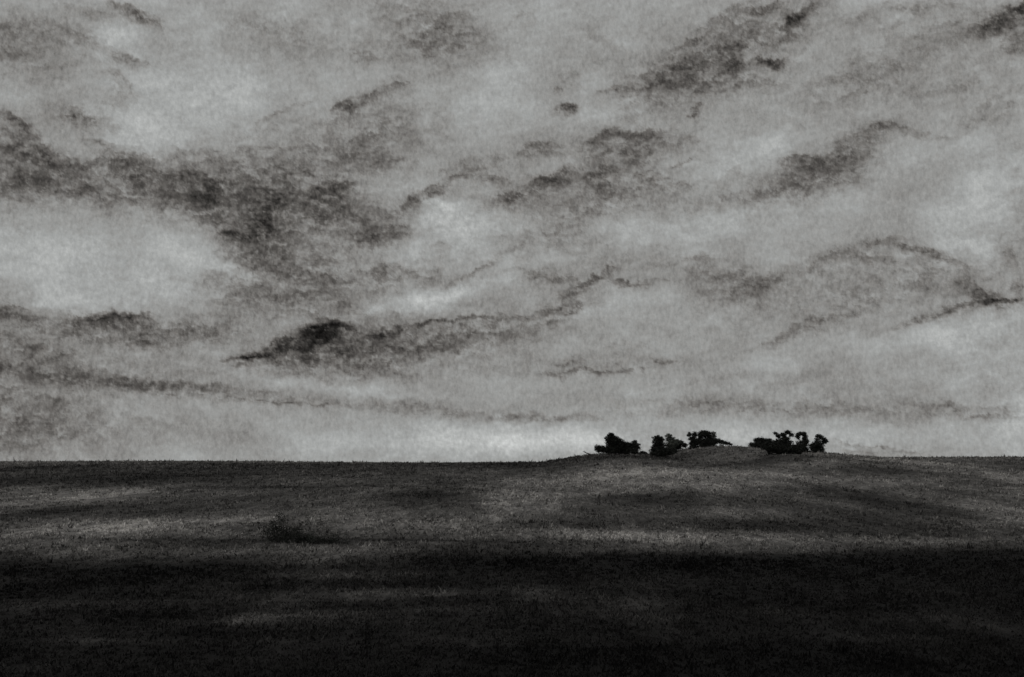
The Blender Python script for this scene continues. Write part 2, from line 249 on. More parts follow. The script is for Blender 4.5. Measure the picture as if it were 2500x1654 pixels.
def cloud_field(az, el):
    """Cloud brightness (linear light) over azimuth and elevation in degrees."""
    ce = np.cos(np.radians(el))
    big = fbm(az * .35, el * .6, 4, 3)
    wa = .42 * fbm(az * .9, el * 1.3, 5, 21, .6) + .16 * fbm(az * 4, el * 5, 4, 25, .6)
    we = .28 * fbm(az * .9, el * 1.3, 5, 31, .6) + .14 * fbm(az * 4, el * 5, 4, 35, .6)
    wrinkle = 1 - np.abs(fbm(az * 2.1, el * 3.0, 5, 41, .6)) * 2.2
    mott = fbm(az * 4.2, el * 5.2, 5, 51, .68)
    fine = fbm(az * 11, el * 12, 3, 61, .7)
    logd = np.zeros_like(az)
    dens = np.zeros_like(az)
    X = (az + wa); Y = (el + we)
    # outside the listed bearings the cover goes on, much the same on either hand
    more = [(-40.6 - a, e, ra, re, -rot, d * .6, hard) for (a, e, ra, re, rot, d, hard) in CLOUDS if -20 < a < 0]
    more += [(40.6 - a, e, ra, re, -rot, d * .6, hard) for (a, e, ra, re, rot, d, hard) in CLOUDS if 20 > a > 0]
    for (a, e, ra, re, rot, d, hard) in CLOUDS + more:
        sel = np.abs(az - a) * ce < (2.8 * max(ra, re) + .8)
        sel &= np.abs(el - e) < (2.8 * max(ra, re) + .8)
        if not sel.any():
            continue
        dx = (X[sel] - a) * ce[sel]; dy = Y[sel] - e
        c, s = math.cos(R(-rot)), math.sin(R(-rot))
        u = (dx * c + dy * s) / ra; v = (-dx * s + dy * c) / re
        r = np.sqrt(u * u + v * v) + .34 * mott[sel] + .20 * fine[sel]
        soft = .80 * np.exp(-r * r * 1.5) + .20 * np.exp(-r * r * .55)
        if hard:
            crisp = 1 - smoothstep(.80, 1.12, r)
            top = smoothstep(-.5, .5, v)
            rim = np.exp(-((r - .86) / .16) ** 2) * top * .22
            f = soft * (1 - top * .45) + crisp * top * .45 + rim
        else:
            f = soft * 1.45
        f = f * (.78 + .95 * mott[sel] + .35 * (wrinkle[sel] - .5) + .42 * fine[sel])
        dens[sel] += d * 1.3 * np.clip(f, 0, 1.8)
    # torn, billowed cover: ragged patches, crisp curled edges, thin dark rims
    rag = fbm(X * 1.25, Y * 1.9, 7, 91, .62) * 1.3
    b1 = 1 - np.abs(fbm(X * 1.5, Y * 2.1, 4, 95, .55)) * 2.6
    b2 = 1 - np.abs(fbm(X * 4.6 + 5, Y * 5.6, 4, 97, .6)) * 2.4
    dp = dens * (1 + .5 * rag) + .14 * rag + .06 * (b1 - .4)
    body = dens * (.50 + .80 * smoothstep(-.45, .5, rag) + .34 * (b1 - .45) + .26 * (b2 - .45))
    for lev, wd, amp in ((.16, .025, .08), (.34, .03, .13), (.56, .035, .18)):
        body += amp * .55 * smoothstep(lev - wd, lev + wd, dp) + amp * .22 * np.exp(-((dp - lev) / (wd * .8)) ** 2) * smoothstep(-.2, .2, rag)
    puff = scallops(X * 1.25, Y * 1.75, 5) * .6 + scallops(X * 2.9, Y * 3.7, 9) * .4
    body += (.30 * puff) * smoothstep(.06, .42, dens)
    logd -= .80 * body * (.80 + .40 * np.clip(dens, 0, 1.3))
    gaps = GAPS + [(-41.5 - a, e, ra, re, -rot, d * .6) for (a, e, ra, re, rot, d) in GAPS if a < 0] + [(41.5 - a, e, ra, re, -rot, d * .6) for (a, e, ra, re, rot, d) in GAPS if a > 0]
    for (a, e, ra, re, rot, d) in gaps:
        dx = (X - a) * ce; dy = Y - e
        c, s = math.cos(R(-rot)), math.sin(R(-rot))
        u = (dx * c + dy * s) / ra; v = (-dx * s + dy * c) / re
        logd += d * 1.35 * np.exp(-(u * u + v * v)) * (1 + .35 * mott)
    # beyond the part of the sky listed above the cover goes on with the same kind of cloud
    far = smoothstep(34, 42, np.abs(az)) + smoothstep(18.6, 21, el)
    logd += np.clip(far, 0, 1) * (.55 * fbm(az * .16, el * .4, 5, 71) - .14)
    logd += -.03 + .17 * big + .10 * fbm(X * .55, Y * .9, 5, 44, .6) + .11 * mott + .05 * np.clip(wrinkle, -1, 1) * smoothstep(-.1, .5, big) + .06 * fine
    streak = fbm(az * .5 + el * .3, el * 4.5 - az * 1.1, 4, 81)
    logd += .05 * streak
    return .328 * np.exp(logd * 1.5)


def spaced(lo, inner_lo, inner_hi, hi, step, coarse):
    a = np.arange(inner_lo, inner_hi + step / 2, step)
    left = inner_lo - np.cumsum(np.linspace(step, coarse, max(2, int((inner_lo - lo) / ((step + coarse) / 2)))))[::-1]
    right = inner_hi + np.cumsum(np.linspace(step, coarse, max(2, int((hi - inner_hi) / ((step + coarse) / 2)))))
    return np.concatenate([left, a, right])


def build_sky():
    az1 = spaced(-82, -28, 28, 82, .055, .7)
    el1 = spaced(-4, -.7, 18.8, 66, .05, .7)
    AZ, EL = np.meshgrid(az1, el1)
    L = cloud_field(AZ, EL)
    a = np.radians(AZ); e = np.radians(EL); D = 6000.0
    V = np.stack([D * np.sin(a) * np.cos(e), D * np.cos(a) * np.cos(e), D * np.sin(e) + EYE], -1).reshape(-1, 3)
    m = N("overcast_sky")
    at = m.add('ShaderNodeAttribute', attribute_name='light')
    tc = m.add('ShaderNodeTexCoord')
    nrm = m.add('ShaderNodeVectorMath', {0: tc.outputs['Object']}, operation='NORMALIZE')
    mp = m.add('ShaderNodeMapping', {'Vector': nrm.outputs[0], 'Rotation': (0, R(18), 0), 'Scale': (1, 1, .55)})
    n1 = m.add('ShaderNodeTexNoise', {'Vector': mp.outputs[0], 'Scale': 430.0, 'Detail': 3.0, 'Roughness': .7})
    n2 = m.add('ShaderNodeTexNoise', {'Vector': nrm.outputs[0], 'Scale': 210.0, 'Detail': 3.0, 'Roughness': .65})
    g = m.math('ADD', m.math('MULTIPLY_ADD', n1.outputs[0], .95, -.475), m.math('MULTIPLY_ADD', n2.outputs[0], .32, -.16))
    # the thin flecks of vapour show most where the cloud is dense
    amp = m.add('ShaderNodeMapRange', {'Value': at.outputs['Fac'], 'From Min': .06, 'From Max': .32, 'To Min': 2.0, 'To Max': .62}).outputs[0]
    k = m.math('MULTIPLY_ADD', g, amp, 1.0)
    val = m.math('MULTIPLY', at.outputs['Fac'], k)
    tint = m.add('ShaderNodeMix', {'Factor': m.add('ShaderNodeMapRange', {'Value': at.outputs['Fac'], 'From Min': .08, 'From Max': .36}).outputs[0],
                                   'A': (1.0, .975, .94, 1), 'B': (.985, 1.0, .985, 1)}, data_type='RGBA')
    tint.inputs[6].default_value = (1.05, .985, .92, 1)
    tint.inputs[7].default_value = (.975, 1.0, .985, 1)
    em = m.add('ShaderNodeEmission', {'Color': tint.outputs[2], 'Strength': val})
    o = mesh_from('sky', V, grid_faces(len(az1), len(el1))[:, ::-1], m.surface(em.outputs[0]), attrs={'light': L})
    o['kind'] = 'structure'
    return o


build_sky()

# ------------------------------------------------------------------ land
# patches of darker heather and painted undergrowth shade at the tree clumps' feet (below 0) and paler dry grass (above 0): x, y, half width, half depth in metres, amount
PATCHES = [
    (55.3, 207, 5.7, 47.8, -0.3), (-13.3, 236.1, 6.5, 46, -0.25), (-42.9, 159.1, 7.8, 23.2, 0.15), (15.7, 163.6, 12.1, 9.3, -0.25), (-7, 97.9, 15, 3.9, 0.3), (-1.9, 72, 13.3, 3.3, 0.3), (-3.4, 61.5, 9.4, 2.1, 0.25), (-9.8, 66.6, 8.2, 1.7, 0.2),
    (5.1, 53.6, 8.2, 1.1, -0.3), (-6.6, 76.6, 9.9, 9.6, 0.3), (6.3, 78.8, 6.3, 13, 0.3), (-14.8, 90.8, 7.2, 10, 0.2), (-17.6, 62.3, 3.8, 7.7, 0.2), (14.4, 66.3, 5.3, 8.9, 0.22), (35.2, 450.4, 9.7, 26.4, -0.5), (46.8, 442.9, 4.1, 32.3, -0.6),  # final pair: undergrowth shade painted dark at the foot of the left clumps
    (73.2, 370.8, 10.2, 14.2, -0.5), (33.2, 344.2, 21.1, 37.4, 0.1), (97.9, 369.8, 22.7, 50.8, 0.15), (54.2, 313.9, 19.3, 26.2, 0.1), (37.3, 237.3, 4.4, 29.2, 0.15), (-5.2, 126.3, 6.2, 6.9, -0.35), (-1.3, 118.3, 8.7, 7.3, -0.4), (-10, 115.4, 5.7, 4.9, -0.3),  # first entry: the same painted shade below the rightmost clump
    (-73.8, 233.7, 9.3, 53, 0.25), (-41.9, 147.1, 9, 22.4, 0.2), (-43.2, 185.3, 6.8, 19.9, -0.3), (45.6, 154.9, 3.8, 22, -0.25), (-107.3, 356.4, 43.8, 54.4, -0.5), (-89.6, 518.6, 111.5, 173, -0.5), (-0.7, 476.9, 17.6, 68.2, -0.5), (-178, 517.2, 15.9, 135.6, -0.5),
    (-94.7, 350.2, 10.8, 55.1, -0.3), (-78.5, 260.9, 9.6, 30.7, 0.45), (-101.2, 305.2, 5.6, 37.1, 0.3), (-63.5, 185.1, 6.8, 34.7, -0.5), (-59.5, 192.1, 5.3, 11.6, -0.3), (-57.8, 288.9, 14.2, 6.3, -0.4), (-38.4, 288.7, 19.5, 7, -0.5), (-37.6, 253.8, 9.4, 19.7, -0.3),
    (-44.6, 213.3, 10.5, 32.1, -0.25), (-34.6, 243.5, 6.7, 22.4, 0.2), (-41.5, 159.3, 6.8, 21.2, 0.35), (-32.4, 169.9, 5.2, 19.2, 0.2), (-49.4, 139.1, 2.1, 13, 0.4), (-16.1, 318.6, 3.9, 36.3, -0.35), (-11.1, 235.4, 5.1, 38, -0.55), (-16.9, 245.7, 4.5, 30.3, -0.4),
    (-6.8, 213.5, 2.6, 26, -0.35), (-0.4, 250.2, 10.8, 74.8, 0.3), (-1.5, 196, 4.2, 16.8, 0.3), (-21.8, 185.9, 6.9, 28.1, 0.2), (-36.9, 283.9, 22.7, 22.9, 0), (-27.6, 166, 1.3, 23.5, -0.25), (-21.5, 140, 3, 9.1, -0.3), (-21.9, 154.3, 2.8, 10.7, -0.2),
    (-19.7, 133.2, 6.5, 2.4, -0.6), (-9.8, 136.9, 10.5, 1.9, -0.6), (-35.1, 134.6, 10.3, 1.8, -0.3), (-27.6, 128.5, 4.7, 7.8, -0.3), (-30.3, 123.8, 9.9, 8.3, 0.15), (-14, 125.6, 3.5, 4.5, 0.3), (-15.2, 117.5, 4, 5, 0.2), (-8.2, 130.8, 3.2, 4.8, 0.3),
    (-37.3, 122, 5.6, 7.9, 0.2), (-0.2, 131.3, 5.6, 4.9, -0.3), (21.6, 300.6, 12.9, 82.2, 0.35), (37.7, 297.1, 14.6, 55.7, 0.3), (42.4, 440, 21.6, 42.1, -0.3), (65.3, 358.8, 28.7, 14, -0.4), (61.5, 281.6, 17.3, 25.7, 0.2), (78.9, 298.1, 15.6, 13.8, -0.35),
    (55.3, 207, 5.7, 52.7, -0.65), (42.7, 171.6, 6.3, 35.3, -0.45), (32.6, 149.7, 7.4, 17.8, -0.4), (60.2, 188.9, 8.1, 58.4, 0.3), (106.7, 318.6, 13.7, 124.6, 0.25), (19.1, 227.7, 7.7, 7.8, -0.6), (23.1, 207.7, 10.2, 16.9, -0.4), (35.2, 223.6, 11, 31.4, -0.25),
    (26.4, 161.7, 5, 10.4, -0.6), (21.6, 170.6, 4.2, 8, -0.3), (13, 180.8, 6.1, 19.7, -0.3), (5.8, 164.3, 6.6, 9.6, -0.4), (32, 185.9, 6.9, 9.2, 0.2), (26.3, 140.6, 13, 10.1, 0.35), (14, 145.4, 9.8, 8.2, 0.25), (39.5, 134.3, 9.1, 4.6, 0.35),
    (6.6, 149.3, 5.5, 10, 0.2), (53.6, 153.5, 2.8, 14.4, 0.2), (18.5, 366.1, 10.1, 41.8, 0.1), (17.7, 552, 15.3, 78.3, -0.4), (-2.9, 110.9, 6.8, 6.5, -0.45), (-11.9, 102, 9.4, 7.4, -0.2), (-19.3, 101.8, 2.8, 2.4, 0.3), (-23.8, 114.4, 5.6, 3.6, -0.3),
    (-17.6, 84.8, 1.6, 4.6, 0.5), (-15.6, 82, 1.8, 2.7, 0.5), (-7.2, 83, 3.1, 3.3, 0.5), (-4.5, 83.8, 1.5, 2, 0.6), (-11.9, 69.4, 2.1, 3.4, 0.55), (-12.7, 70.5, 0.9, 2.4, 0.5), (-9.3, 72.3, 2.7, 1.7, 0.4), (-6, 69.1, 2.5, 1, 0.5),
    (-11.5, 81.8, 3, 1.6, 0.4), (-10.8, 92.4, 6.2, 2.1, 0.4), (1.7, 84.3, 3.1, 2.6, 0.7), (3.9, 78.8, 3.4, 3.6, 0.8), (9.6, 94.1, 4, 3.7, 0.5), (5.9, 90.5, 2.5, 2.7, 0.4), (7.3, 76.4, 1.9, 3.3, 0.5), (1.6, 80.1, 2.2, 1.6, 0.4),
    (7.7, 68, 2.3, 1.8, 0.6), (6.2, 69.9, 2.1, 1.6, 0.5), (12.3, 71.9, 3.5, 4.2, 0.45), (11.7, 62.9, 3.9, 2.5, 0.3), (25.6, 84.6, 3.1, 1.7, 0.6), (32.6, 97.9, 2.7, 3.7, 0.4), (19.9, 70.2, 3.7, 3.2, 0.5), (16.3, 61.5, 2.3, 1.8, 0.5),
    (22.1, 68.4, 1.9, 4.9, 0.3), (-19.1, 63.9, 3.3, 4.2, 0.6), (-21.1, 67.3, 1.9, 2.8, 0.3), (-16.6, 60.7, 1.9, 2, 0.4), (-26, 77.6, 2.9, 4.7, 0.25), (-17.9, 78.3, 2.9, 3.4, 0.2), (-8.6, 58.9, 3.6, 2.2, 0.3), (-10.4, 55.2, 2.7, 1.4, 0.3),
    (-2.6, 64.6, 4, 2.6, 0.3), (6.8, 62.9, 1, 4.7, 0.5), (2.1, 61.4, 2.6, 2.1, 0.3), (-3, 74.2, 2.7, 2.7, 0.35), (-3.1, 54.9, 3.4, 1.6, 0.2), (-18.2, 53.4, 2, 1.5, 0.4), (2.6, 52.6, 2.3, 1.1, 0.2), (-18.9, 72.8, 2.7, 6.3, -0.4),
    (-13.9, 65.1, 1.2, 3.4, -0.5), (-7.7, 75.4, 3, 1.4, -0.5), (5.6, 58.5, 2.9, 1.6, -0.3), (11.5, 57.3, 3.2, 3.9, -0.4), (18.4, 74.3, 2.7, 3.1, -0.4), (16.7, 106.4, 9.8, 6.2, -0.3), (34, 110.1, 6.8, 7.8, -0.3), (-26.3, 97.9, 7.8, 5.9, -0.5),
    (14.9, 53.8, 4.3, 2.7, -0.3), (0.3, 56, 2.4, 2, -0.3),
]
HEATH_EDGE = [
    (-39.9, 110.7), (-33.9, 107.8), (-30.2, 106.4), (-25.6, 107.4), (-20, 105.2), (-16.4, 102.7), (-13.4, 103.6), (-9.4, 108), (-6.3, 112.6),
    (-1.2, 114.7), (4, 113.8), (9.3, 114.8), (18.3, 116.5), (25.7, 118.2), (30, 120.9), (33.3, 119.5), (40.2, 124), (44.2, 122.5),
]


def cover(x, y):
    """Natural log of the ground cover's albedo at a place: dry hill grass, dark heather near the viewer, patches of both, and shade painted in under the tree clumps."""
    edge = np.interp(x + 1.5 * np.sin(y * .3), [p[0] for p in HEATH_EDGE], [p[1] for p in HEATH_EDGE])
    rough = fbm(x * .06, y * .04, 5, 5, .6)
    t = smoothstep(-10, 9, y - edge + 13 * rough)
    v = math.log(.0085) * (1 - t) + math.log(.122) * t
    wx = x + 2.2 * fbm(x * .2, y * .06, 3, 7) * np.clip(y / 120, .5, 3); wy = y + 5 * fbm(x * .12, y * .05, 3, 8) * np.clip(y / 150, .4, 3)
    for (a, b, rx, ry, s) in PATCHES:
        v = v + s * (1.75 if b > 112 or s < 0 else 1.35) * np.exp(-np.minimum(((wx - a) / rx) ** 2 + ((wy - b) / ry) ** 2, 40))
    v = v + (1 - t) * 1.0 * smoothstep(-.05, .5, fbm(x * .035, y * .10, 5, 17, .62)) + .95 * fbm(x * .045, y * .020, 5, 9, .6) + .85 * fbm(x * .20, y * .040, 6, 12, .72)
    return v


def ground_material():
    m = N("heath_soil")
    at = m.add('ShaderNodeAttribute', attribute_name='cover')
    geo = m.add('ShaderNodeNewGeometry')
    mp = m.add('ShaderNodeMapping', {'Vector': geo.outputs['Position'], 'Scale': (1, .08, 1)})
    n1 = m.add('ShaderNodeTexNoise', {'Vector': mp.outputs[0], 'Scale': 1.3, 'Detail': 5.0, 'Roughness': .85})
    n2 = m.add('ShaderNodeTexNoise', {'Vector': mp.outputs[0], 'Scale': .25, 'Detail': 4.0, 'Roughness': .7})
    g = m.math('ADD', m.math('MULTIPLY_ADD', n1.outputs[0], 4.4, -2.3), m.math('MULTIPLY_ADD', n2.outputs[0], 1.2, -.6))
    v = m.math('EXPONENT', m.math('ADD', at.outputs['Fac'], g))
    v = m.math('MINIMUM', v, .5)
    col = m.add('ShaderNodeVectorMath', {0: (1.0, .96, .91), 'Scale': v}, operation='SCALE')
    b = m.add('ShaderNodeBsdfPrincipled', {'Base Color': col.outputs[0], 'Roughness': .95, 'Specular IOR Level': .08})
    bm = m.add('ShaderNodeBump', {'Height': n1.outputs[0], 'Strength': .6, 'Distance': .3})
    m.t.links.new(bm.outputs[0], b.inputs['Normal'])
    return m.surface(b.outputs[0])


def build_ground():
    y1 = np.concatenate([np.linspace(-300, 20, 12)[:-1], np.exp(np.linspace(math.log(20), math.log(1000), 520)), np.exp(np.linspace(math.log(1010), math.log(5600), 60))])
    t = np.linspace(-1, 1, 761)
    u = np.sign(t) * (.42 * np.abs(t) + .58 * np.abs(t) ** 4)
    U, Y = np.meshgrid(u, y1)
    X = U * (90 + np.clip(Y, 0, None) * .98)
    Z = height(X, Y)
    amp = np.clip(Y / 400, .12, 1)
    Z = Z + .30 * amp * fbm(X * .15, Y * .06, 3, 14) * smoothstep(10, 40, Y)
    V = np.stack([X, Y, Z], -1).reshape(-1, 3)
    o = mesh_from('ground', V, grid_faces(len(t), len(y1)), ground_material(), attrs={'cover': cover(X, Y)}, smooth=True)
    o['kind'] = 'structure'


build_ground()


def build_grass(n=260000):
    """Tussocks over the heath: each a few bent blades, coarser clumps farther off. One uncountable mass."""
    a = RNG.random(n)
    near, far = 42.0, 900.0
    y = np.where(RNG.random(n) < .55, 1 / (1 / near - a * (1 / near - 1 / far)), np.exp(math.log(near) + a * math.log(far / near)))
    x = (RNG.random(n) - .5) * 1.0 * (y + 14)
    c = cover(x, y) + np.clip(RNG.normal(0, 1, n), -2.5, 1.1) * np.clip(.40 + (y - 60) / 400, .40, .62) - .06
    s = RNG.lognormal(0, .35, n)
    keep = RNG.random(n) < np.clip(.55 + .5 * fbm(x * .25, y * .09, 3, 15), .15, 1)
    x, y, c, s = x[keep], y[keep], c[keep], s[keep]
    n = len(x)
    z = height(x, y)
    K = 4
    yy = np.repeat(y, K); nn = n * K
    px = np.repeat(x, K) + RNG.normal(0, .08, nn) * (1 + yy / 130)
    py = yy + RNG.normal(0, .08, nn) * (1 + yy / 130)
    pz = np.repeat(z, K) - .05
    ang = RNG.random(nn) * math.tau
    hgt = np.repeat(s, K) * RNG.uniform(.04, .10, nn) * (1 + yy / 95)
    wid = (.016 + yy * .00042) * RNG.uniform(.6, 1.5, nn)
    lean = RNG.uniform(.1, .9, nn) * hgt; la = RNG.random(nn) * math.tau
    dx, dy = np.cos(ang) * wid, np.sin(ang) * wid
    p0 = np.stack([px - dx, py - dy, pz], -1); p1 = np.stack([px + dx, py + dy, pz], -1)
    mx, my = px + np.cos(la) * lean * .35, py + np.sin(la) * lean * .35
    p2 = np.stack([mx + dx * .7, my + dy * .7, pz + hgt * .6], -1); p3 = np.stack([mx - dx * .7, my - dy * .7, pz + hgt * .6], -1)
    p4 = np.stack([px + np.cos(la) * lean, py + np.sin(la) * lean, pz + hgt], -1)
    V = np.stack([p0, p1, p2, p3, p4], 1).reshape(-1, 3)
    b = np.arange(nn)[:, None] * 5
    near_b = b[yy < 170]
    F = np.concatenate([near_b + [0, 1, 2], near_b + [0, 2, 3], near_b + [3, 2, 4], b[yy >= 170] + [0, 1, 4]], 0)
    m = N("tussock_grass")
    at = m.add('ShaderNodeAttribute', attribute_name='cover')
    v = m.math('MINIMUM', m.math('EXPONENT', at.outputs['Fac']), .6)
    col = m.add('ShaderNodeVectorMath', {0: (1.0, .96, .90), 'Scale': v}, operation='SCALE')
    bs = m.add('ShaderNodeBsdfPrincipled', {'Base Color': col.outputs[0], 'Roughness': .9, 'Specular IOR Level': .1})
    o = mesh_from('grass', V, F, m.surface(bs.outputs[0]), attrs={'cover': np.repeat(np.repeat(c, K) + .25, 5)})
    o['kind'] = 'stuff'
    o['label'] = 'dark tussocky grass and heather covering the heath and hillside'


build_grass()

# ------------------------------------------------------------------ trees and bushes on the hill
def leaf_material(name, lo, hi):
    m = N(name)
    at = m.add('ShaderNodeAttribute', attribute_name='tone')
    v = m.add('ShaderNodeMapRange', {'Value': at.outputs['Fac'], 'To Min': lo, 'To Max': hi}).outputs[0]
    col = m.add('ShaderNodeVectorMath', {0: (.94, 1.0, .86), 'Scale': v}, operation='SCALE')
    b = m.add('ShaderNodeBsdfPrincipled', {'Base Color': col.outputs[0], 'Roughness': .85, 'Specular IOR Level': .12})
    return m.surface(b.outputs[0])


def bark_material():
    m = N("dark_bark")
    geo = m.add('ShaderNodeNewGeometry')
    n = m.add('ShaderNodeTexNoise', {'Vector': geo.outputs['Position'], 'Scale': 6.0, 'Detail': 4.0})
    v = m.add('ShaderNodeMapRange', {'Value': n.outputs[0], 'To Min': .010, 'To Max': .03}).outputs[0]
    col = m.add('ShaderNodeVectorMath', {0: (1, .92, .82), 'Scale': v}, operation='SCALE')
    b = m.add('ShaderNodeBsdfPrincipled', {'Base Color': col.outputs[0], 'Roughness': .9})
    return m.surface(b.outputs[0])


BARK = bark_material()
LEAF_DARK = leaf_material("dark_foliage", .006, .045)
LEAF_GREY = leaf_material("grey_foliage", .04, .17)


def tag(o, label, cat, group=None):
    o['label'] = label; o['category'] = cat
    if group:
        o['group'] = group
    return o


def tube(V, F, pts, radii, sides=6):
    """Adds a tapered round limb through pts to the lists V, F."""
    rings = []
    for k, p in enumerate(pts):
        a = np.array(pts[max(k - 1, 0)], float); b = np.array(pts[min(k + 1, len(pts) - 1)], float)
        d = b - a; d /= max(np.linalg.norm(d), 1e-6)
        s = np.cross(d, (0.31, .9, .17)); s /= np.linalg.norm(s)
        t = np.cross(d, s)
        ring = []
        for q in range(sides):
            g = math.tau * q / sides
            ring.append(len(V)); V.append(tuple(np.array(p, float) + radii[k] * (math.cos(g) * s + math.sin(g) * t)))
        rings.append(ring)
    for r0, r1 in zip(rings, rings[1:]):
        for q in range(sides):
            F.append((r0[q], r0[(q + 1) % sides], r1[(q + 1) % sides], r1[q]))
    F.append(tuple(rings[0][::-1])); F.append(tuple(rings[-1]))


def wobble(p, q, n, amt):
    p = np.array(p, float); q = np.array(q, float)
    out = []
    for k in range(n + 1):
        t = k / n
        j = RNG.normal(0, amt, 3) * math.sin(math.pi * t)
        out.append(tuple(p + (q - p) * t + j))
    return out


def crown_mesh(lobes, leaf, density):
    """Leaf sprays spread through the volume of each lobe, clumped, with an uneven outline and gaps."""
    P = []; T = []
    for (cx, cy, cz, rx, ry, rz) in lobes:
        vol = 4.19 * rx * ry * rz
        nclump = int(max(10, 13 * vol ** .62 * density))
        for _ in range(nclump):
            d = RNG.normal(size=3); d /= np.linalg.norm(d)
            rr = RNG.random() ** .42 * RNG.uniform(.72, 1.32)
            c = np.array([cx + d[0] * rx * rr, cy + d[1] * ry * rr, cz + d[2] * rz * rr])
            k = int(RNG.integers(14, 34))
            P.append(c + RNG.normal(0, .22, (k, 3)) * (1.1, 1.1, .75))
            T.append(np.clip(RNG.normal(.5, .28) + RNG.normal(0, .1, k), 0, 1))
    P = np.concatenate(P); T = np.concatenate(T)
    n = len(P)
    a = RNG.normal(size=(n, 3)); a /= np.linalg.norm(a, axis=1)[:, None]
    b = np.cross(a, RNG.normal(size=(n, 3))); b /= np.linalg.norm(b, axis=1)[:, None]
    s = leaf * RNG.uniform(.6, 1.4, n)[:, None]
    V = np.stack([P - a * s, P + b * s * .55, P + a * s, P - b * s * .55], 1).reshape(-1, 3)
    F = np.arange(n * 4).reshape(n, 4)
    return V, F, np.repeat(T, 4)


CREST_Y = 520.0
U = .0422                       # metres for one unit of the tables below
def place(zx, zy, dy=0):
    """Tables give a bearing and a level as seen from the eye; here they become metres at the depth of the crest plus dy."""
    y = CREST_Y + dy
    return (22.7 + U * zx) * y / CREST_Y, y, EYE + (14.8 - .0422 * zy) * y / CREST_Y


def woody(name, label, cat, base, lobes, dy=0, grey=False, density=1.0, stems=1, spike=None, group=None, leaf=.15, depth=.8):
    """A tree or bush: base (x, level) and crown lobes (x, level, half width, half height), drawn from the hill's own profile."""
    x, y, z = place(base[0], base[1], dy)
    z = float(height(x, y))
    root = bpy.data.objects.new(name, None)
    COL.objects.link(root)
    root.empty_display_size = .5
    root.location = (x, y, z - .05)
    tag(root, label, cat, group)
    L = []
    for (lx, ly, rx, rz) in lobes:
        px, _, pz = place(lx, ly, dy)
        L.append((px - x, RNG.uniform(-.5, .5), max(pz - z, rz * U * .6), rx * U, max(.5, rx * U * depth), rz * U))
    if cat == 'tree':                                       # undergrowth and low boughs round the foot
        wide = max(l[0] + l[3] for l in L) - min(l[0] - l[3] for l in L)
        L.append((np.mean([l[0] for l in L]), 0, .75, wide * .36, wide * .3, .75))
    top = max(l[2] for l in L)
    V, F = [], []
    if cat == 'tree':
        hub = (L[0][0] * .25, 0, max(.7, top * .32))
        r0 = .06 + .028 * top
        tube(V, F, wobble((0, 0, -.25), hub, 3, .05), [r0 * 1.35, r0 * 1.05, r0 * .95, r0 * .9])
        for l in L:
            e = (l[0], l[1], l[2] + l[5] * .2)
            tube(V, F, wobble(hub, e, 4, .12), [r0 * .7, r0 * .55, r0 * .42, r0 * .3, r0 * .12], 5)
            for _ in range(3):
                d = RNG.normal(size=3); d /= np.linalg.norm(d)
                q = (l[0] + d[0] * l[3] * .9, l[1] + d[1] * l[4] * .9, l[2] + abs(d[2]) * l[5] * .95)
                tube(V, F, wobble(e, q, 2, .06), [r0 * .22, r0 * .14, r0 * .05], 4)
    else:
        for l in L:
            for _ in range(2):
                e = (l[0] + RNG.normal(0, .3) * l[3], l[1], l[2] + l[5] * RNG.uniform(.1, .7))
                tube(V, F, wobble((RNG.normal(0, .02), RNG.normal(0, .02), -.2), e, 3, .07), [.06, .045, .032, .012], 5)
    mesh_from('trunk' if cat == 'tree' else 'stem', V, F, BARK, root, smooth=True)
    V, F, T = crown_mesh(L, leaf, density)
    mesh_from('crown' if cat == 'tree' else 'foliage', V, F, LEAF_GREY if grey else LEAF_DARK, root, attrs={'tone': T})
    if spike:
        V, F = [], []
        for (a, b, c, d, r) in spike:
            p = place(a, b, dy); q = place(c, d, dy)
            p = (p[0] - x, 0, p[2] - z); q = (q[0] - x, .2, q[2] - z)
            tube(V, F, wobble(p, q, 3, .07), [r, r * .8, r * .55, r * .2], 5)
        mesh_from('bare_branch', V, F, BARK, root, smooth=True)
    return root


TR = 'trees along the hilltop'
BU = 'bushes along the hilltop'
woody('bush', 'low black bush at the far left end of the hilltop row', 'bush', (260, 318),
      [(215, 268, 33, 26), (262, 278, 55, 30), (320, 288, 50, 26)], dy=-3, density=2.2, group=BU)
woody('tree', 'tall black tree with a pointed head sloping down to its right, in the leftmost clump', 'tree', (352, 318),
      [(325, 160, 32, 28), (340, 190, 58, 36), (310, 215, 32, 32), (385, 215, 52, 36), (360, 262, 80, 42)], density=2.2, group=TR)
woody('tree', 'short broad black tree between the pointed tree and the right end of the leftmost clump', 'tree', (455, 318),
      [(432, 238, 46, 34), (480, 250, 44, 34), (455, 282, 60, 30)], dy=1, density=2.4, group=TR)
woody('tree', 'small round-headed tree closing the right end of the leftmost clump', 'tree', (540, 320),
      [(535, 222, 26, 26), (556, 255, 30, 28), (532, 282, 40, 30)], dy=-1, density=1.6, group=TR)
woody('bush', 'tiny black bush alone in the gap between the leftmost clump and the spiked tree', 'bush', (608, 326),
      [(604, 308, 30, 14), (632, 312, 16, 9)], density=1.8, group=BU)
woody('tree', 'black tree with a bare spike branch sticking out to its left', 'tree', (740, 322),
      [(735, 186, 40, 26), (738, 220, 48, 34), (768, 190, 22, 24), (718, 262, 36, 34), (765, 258, 40, 36)], density=2.0, group=TR,
      spike=[(730, 190, 676, 160, .10), (722, 180, 690, 176, .06)])
